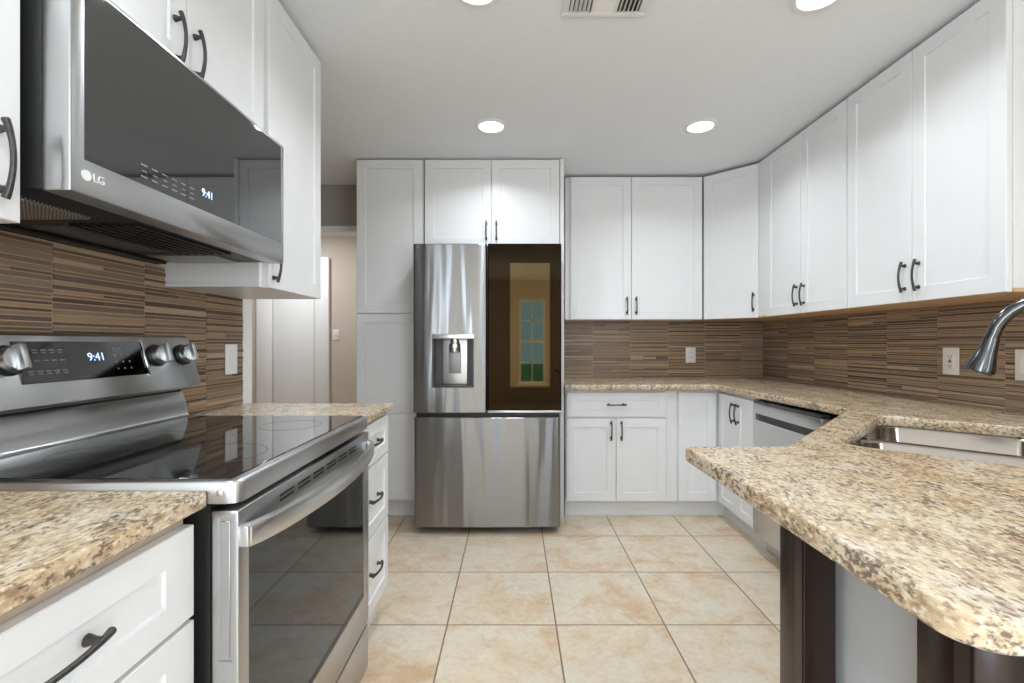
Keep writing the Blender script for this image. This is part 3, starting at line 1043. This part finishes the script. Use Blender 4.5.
# ------------------------------------------------------------------ microwave
mw = thing('microwave', 'stainless over-the-range microwave with dark glass door mounted under the left cabinets', 'microwave', (-0.765, 0.815, 1.439), LEFT)
MWW, MWH = 0.758, 0.389
MB().box(0.003, MWW - 0.003, 0.053, 0.413, 0.004, MWH + 0.020, 0.003).build('oven_case', 'black', mw)
# door, gently curved lower edge of the frame
md_ = MB().box(0, MWW, 0, 0.052, 0.0, MWH, 0.004).build('door', 'steel', mw)
boolean_cut(md_, [MB().box(0.026, MWW - 0.020, -0.01, 0.004, 0.063, MWH - 0.008)])
md_['label'] = 'steel framed dark glass door'
gl = MB().box(0.0265, MWW - 0.0205, 0.0006, 0.0038, 0.0635, MWH - 0.0085).build('door_glass', 'mwglass', md_)
MB().disc_stack([(0.0095, -0.0005), (0.0095, 0.0012)], 24, 'y', (0.030, 0, 0.036)).build('logo_disc', 'plate', md_)
text_mesh('logo_letters', 'LG', 0.021, 'plate', md_, at(0.055, -0.001, 0.036))
text_mesh('clock', '9:41', 0.026, 'clock', gl, at(0.366, 0.0002, 0.107), 0.0003)
m = MB()
for k in range(6):
    x0 = 0.155 + k * 0.029
    m.box(x0, x0 + 0.017, 0.0002, 0.0008, 0.103, 0.1055).box(x0 + 0.003, x0 + 0.016, 0.0002, 0.0008, 0.091, 0.093)
    m.box(x0, x0 + 0.017, 0.0002, 0.0008, 0.079, 0.0815)
m.build('touch_labels', 'label', gl)['kind'] = 'stuff'
for (a, b) in ((0.050, 0.190), (MWW - 0.150, MWW - 0.025)):
    m = MB().box(a, b, 0.135, 0.345, -0.0015, 0.006, 0.001, 1)
    m.build('grease_filter', 'filter', mw)
MB().box(0.255, 0.545, 0.255, 0.335, 0.0, 0.006, 0.001, 1).build('lamp_cover', 'darkgrey', mw)
MB().box(0.02, MWW - 0.02, 0.375, 0.411, -0.006, 0.004, 0.002, 1).build('rear_rail', 'black', mw)
m = MB()
for k in range(7):
    m.box(0.24, MWW - 0.17, 0.075 + k * 0.024, 0.085 + k * 0.024, -0.003, 0.0045)
m.build('underside_grille', 'black', mw)

# ------------------------------------------------------------------ sink and faucet
sk = thing('sink', 'double-bowl stainless sink set under the granite at an angle in the corner', 'sink', (*uv((SU0 + SU1) / 2, (SV0 + SV1) / 2), 0.66), PI / 4)
# local x along u (toward the kitchen corner), local y = -v


def bowl(name, u0, u1):
    uc, vc = (SU0 + SU1) / 2, (SV0 + SV1) / 2
    zt, zb = ZC - 0.0385 - 0.66, 0.0
    def ring(ins, z, r):
        return [Vector((u - uc, -(v - vc), z)) for u, v in round_rect(u0 + ins, u1 - ins, SV0 - 0.004 + ins, SV1 + 0.004 - ins, r)]
    m = MB()
    m.rings([ring(-0.014, zt, 0.065), ring(-0.001, zt, 0.06), ring(0.004, zt - 0.006, 0.058), ring(0.010, 0.04, 0.055), ring(0.022, 0.012, 0.05), ring(0.05, 0.004, 0.045), ring(0.06, 0.0035, 0.04)], cap0=False)
    return m.build(name, 'sink_steel', sk)


um = (SU0 + SU1) / 2
bowl('basin', SU0 - 0.002, um - 0.016)
bowl('basin', um + 0.016, SU1 + 0.002)
for s in (-1, 1):
    MB().disc_stack([(0.045, 0.0), (0.045, 0.006), (0.036, 0.007), (0.033, 0.004)], 28, 'z', (s * 0.18, 0, 0.0035)).build('drain', 'chrome', sk)

fb = uv(1.900, 0.244)
fc = thing('faucet', 'dark brushed gooseneck faucet with flared pull-down head curving in from the right', 'faucet', (fb[0], fb[1], ZC), PI * 0.75)
FZ = 0.010
# local x points from the base over the sink (the -v direction)
MB().disc_stack([(0.030, 0.0), (0.030, 0.006), (0.025, 0.012), (0.023, 0.06), (0.020, 0.07)], 28, 'z').build('base', 'nickel', fc)
pts = [(0, 0, 0.06), (0, 0, 0.16), (0, 0, 0.262 + FZ)]
for i in range(1, 15):
    a = PI * i / 15
    pts.append((0.116 - 0.116 * math.cos(a), 0, 0.262 + FZ + 0.122 * math.sin(a)))
pts.append((0.2335, 0, 0.276 + FZ))
MB().tube(pts, 0.0165, 18).build('spout', 'nickel', fc)
MB().tube([(0.2325, 0, 0.280 + FZ), (0.236, 0, 0.262 + FZ), (0.243, 0, 0.235 + FZ), (0.254, 0, 0.196 + FZ), (0.2575, 0, 0.186 + FZ)], [0.0185, 0.0195, 0.024, 0.034, 0.0345], 24).build('spray_head', 'nickel', fc)
MB().tube([(0.257, 0, 0.1862 + FZ), (0.2585, 0, 0.183 + FZ)], [0.031, 0.030], 24).build('spray_face', 'darkgrey', fc)
m = MB().tube([(0, -0.02, 0.045), (0, -0.045, 0.05), (0, -0.06, 0.07), (0, -0.075, 0.12)], [0.011, 0.011, 0.008, 0.006], 12)
m.build('lever', 'nickel', fc)

# ------------------------------------------------------------------ peninsula support
t = thing('peninsula_cabinet', 'plain pale panel base standing under the granite peninsula between dark posts', 'cabinet', (0.60, 0.50, 0))
MB().box(0, 0.60, 0.0, 0.50, 0.0, ZC - 0.0395, 0.002, 1).build('panel_box', 'panelgrey', t)
MB().box(-0.008, 0.0, 0.10, 0.36, 0.0, 0.09, 0.002, 1).build('base_moulding', 'panelgrey', t)
for (px, py, lab) in ((0.520, 0.845, 'dark espresso wood post under the far end of the granite peninsula'),
                      (0.520, 0.532, 'dark espresso wood post under the near rounded corner of the granite peninsula')):
    t = thing('support_post', lab, 'post', (px, py, 0), 0, 'dark posts under the peninsula')
    m = MB()
    m.box(0, 0.058, 0, 0.078, 0.0, ZC - 0.0385, 0.0025, 2)
    m.build('shaft', 'espresso', t)
    m = MB().box(-0.0015, 0.0005, 0.004, 0.024, 0.10, ZC - 0.045)
    m.build('edge_strip', 'espresso', t)
# angled sink base under the cut corner
t = thing('sink_cabinet', 'white angled base cabinet below the sink, behind the peninsula', 'cabinet', (0.79, 1.36, 0), PI * 0.75 + PI / 2 * 0)
t.rotation_euler = (0, 0, PI / 4 + PI)
ivm = Matrix.Rotation(-(PI / 4 + PI), 4, 'Z') @ Matrix.Translation((-0.79, -1.36, 0))
poly = [ivm @ Vector((a, b, 0)) for a, b in ((0.82, 1.36), (1.395, 1.935), (1.395, 2.072), (XR - 0.002, 2.072), (XR - 0.002, 1.2), (1.21, 1.02), (0.82, 1.02))]
MB().prism_z([(p_.x, p_.y) for p_ in poly], 0.0, 0.64).build('carcass', 'white', t)

# ------------------------------------------------------------------ ceiling lamps and vent
labs = ['round recessed ceiling light on the left in the row nearest the refrigerator', 'round recessed ceiling light on the right in the row nearest the refrigerator',
        'round recessed ceiling light cut off by the top edge, left of the air vent', 'round recessed ceiling light at the top edge, right of the air vent']
for i, (lx, ly) in enumerate(CANS + CANS_FILL):  # fixtures after the visible ones are added for fill, out of view
    lab = labs[i] if i < 4 else 'added round ceiling fill light, unseen behind the camera'
    t = thing('ceiling_light', lab, 'ceiling light', (lx, ly, CEIL), 0, 'recessed ceiling lights' if i < 4 else 'added ceiling fill lights behind the camera')
    MB().rings([[Vector((r_ * math.cos(2 * PI * j / 40), r_ * math.sin(2 * PI * j / 40), z_)) for j in range(40)] for r_, z_ in
                ((0.094, 0.0), (0.094, -0.003), (0.088, -0.007), (0.072, -0.007), (0.068, -0.002), (0.068, 0.0))], False, False).build('trim_ring', 'plate', t)
    MB().disc_stack([(0.0675, -0.004), (0.0675, -0.001)], 40, 'z').build('lens', 'lens', t)

vt = thing('air_vent', 'white square ceiling air vent with three banks of louvres', 'vent', (0.335, 1.63, CEIL))
m = MB()
hw, hl = 0.156, 0.156
m.box(-hw, hw, hl - 0.026, hl, -0.010, 0, 0.003).box(-hw, hw, -hl, -hl + 0.026, -0.010, 0, 0.003)
m.box(-hw, -hw + 0.026, -hl + 0.026, hl - 0.026, -0.010, 0, 0.003).box(hw - 0.026, hw, -hl + 0.026, hl - 0.026, -0.010, 0, 0.003)
m.box(-0.048, -0.038, -hl + 0.026, hl - 0.026, -0.009, 0).box(0.038, 0.048, -hl + 0.026, hl - 0.026, -0.009, 0)
m.build('vent_frame', 'white', vt)
MB().box(-hw + 0.02, hw - 0.02, -hl + 0.02, hl - 0.02, -0.0015, -0.0005).build('duct_opening', 'black', vt)
for sgn in (-1, 1):
    m = MB()
    for k in range(5):
        xc = sgn * (0.060 + k * 0.0155)
        m.box(-0.0085, 0.0085, -hl + 0.027, hl - 0.027, -0.0006, 0.0006, mx=Matrix.Translation((xc, 0, -0.0055)) @ Matrix.Rotation(-sgn * 0.9, 4, 'Y'))
    m.build('louvres', 'white', vt)
m = MB()
for k in range(16):
    yc = -hl + 0.035 + k * 0.0162
    m.box(-0.038, 0.038, -0.009, 0.009, -0.0006, 0.0006, mx=Matrix.Translation((0, yc, -0.0055)) @ Matrix.Rotation(-0.35, 4, 'X'))
m.build('louvres', 'white', vt)
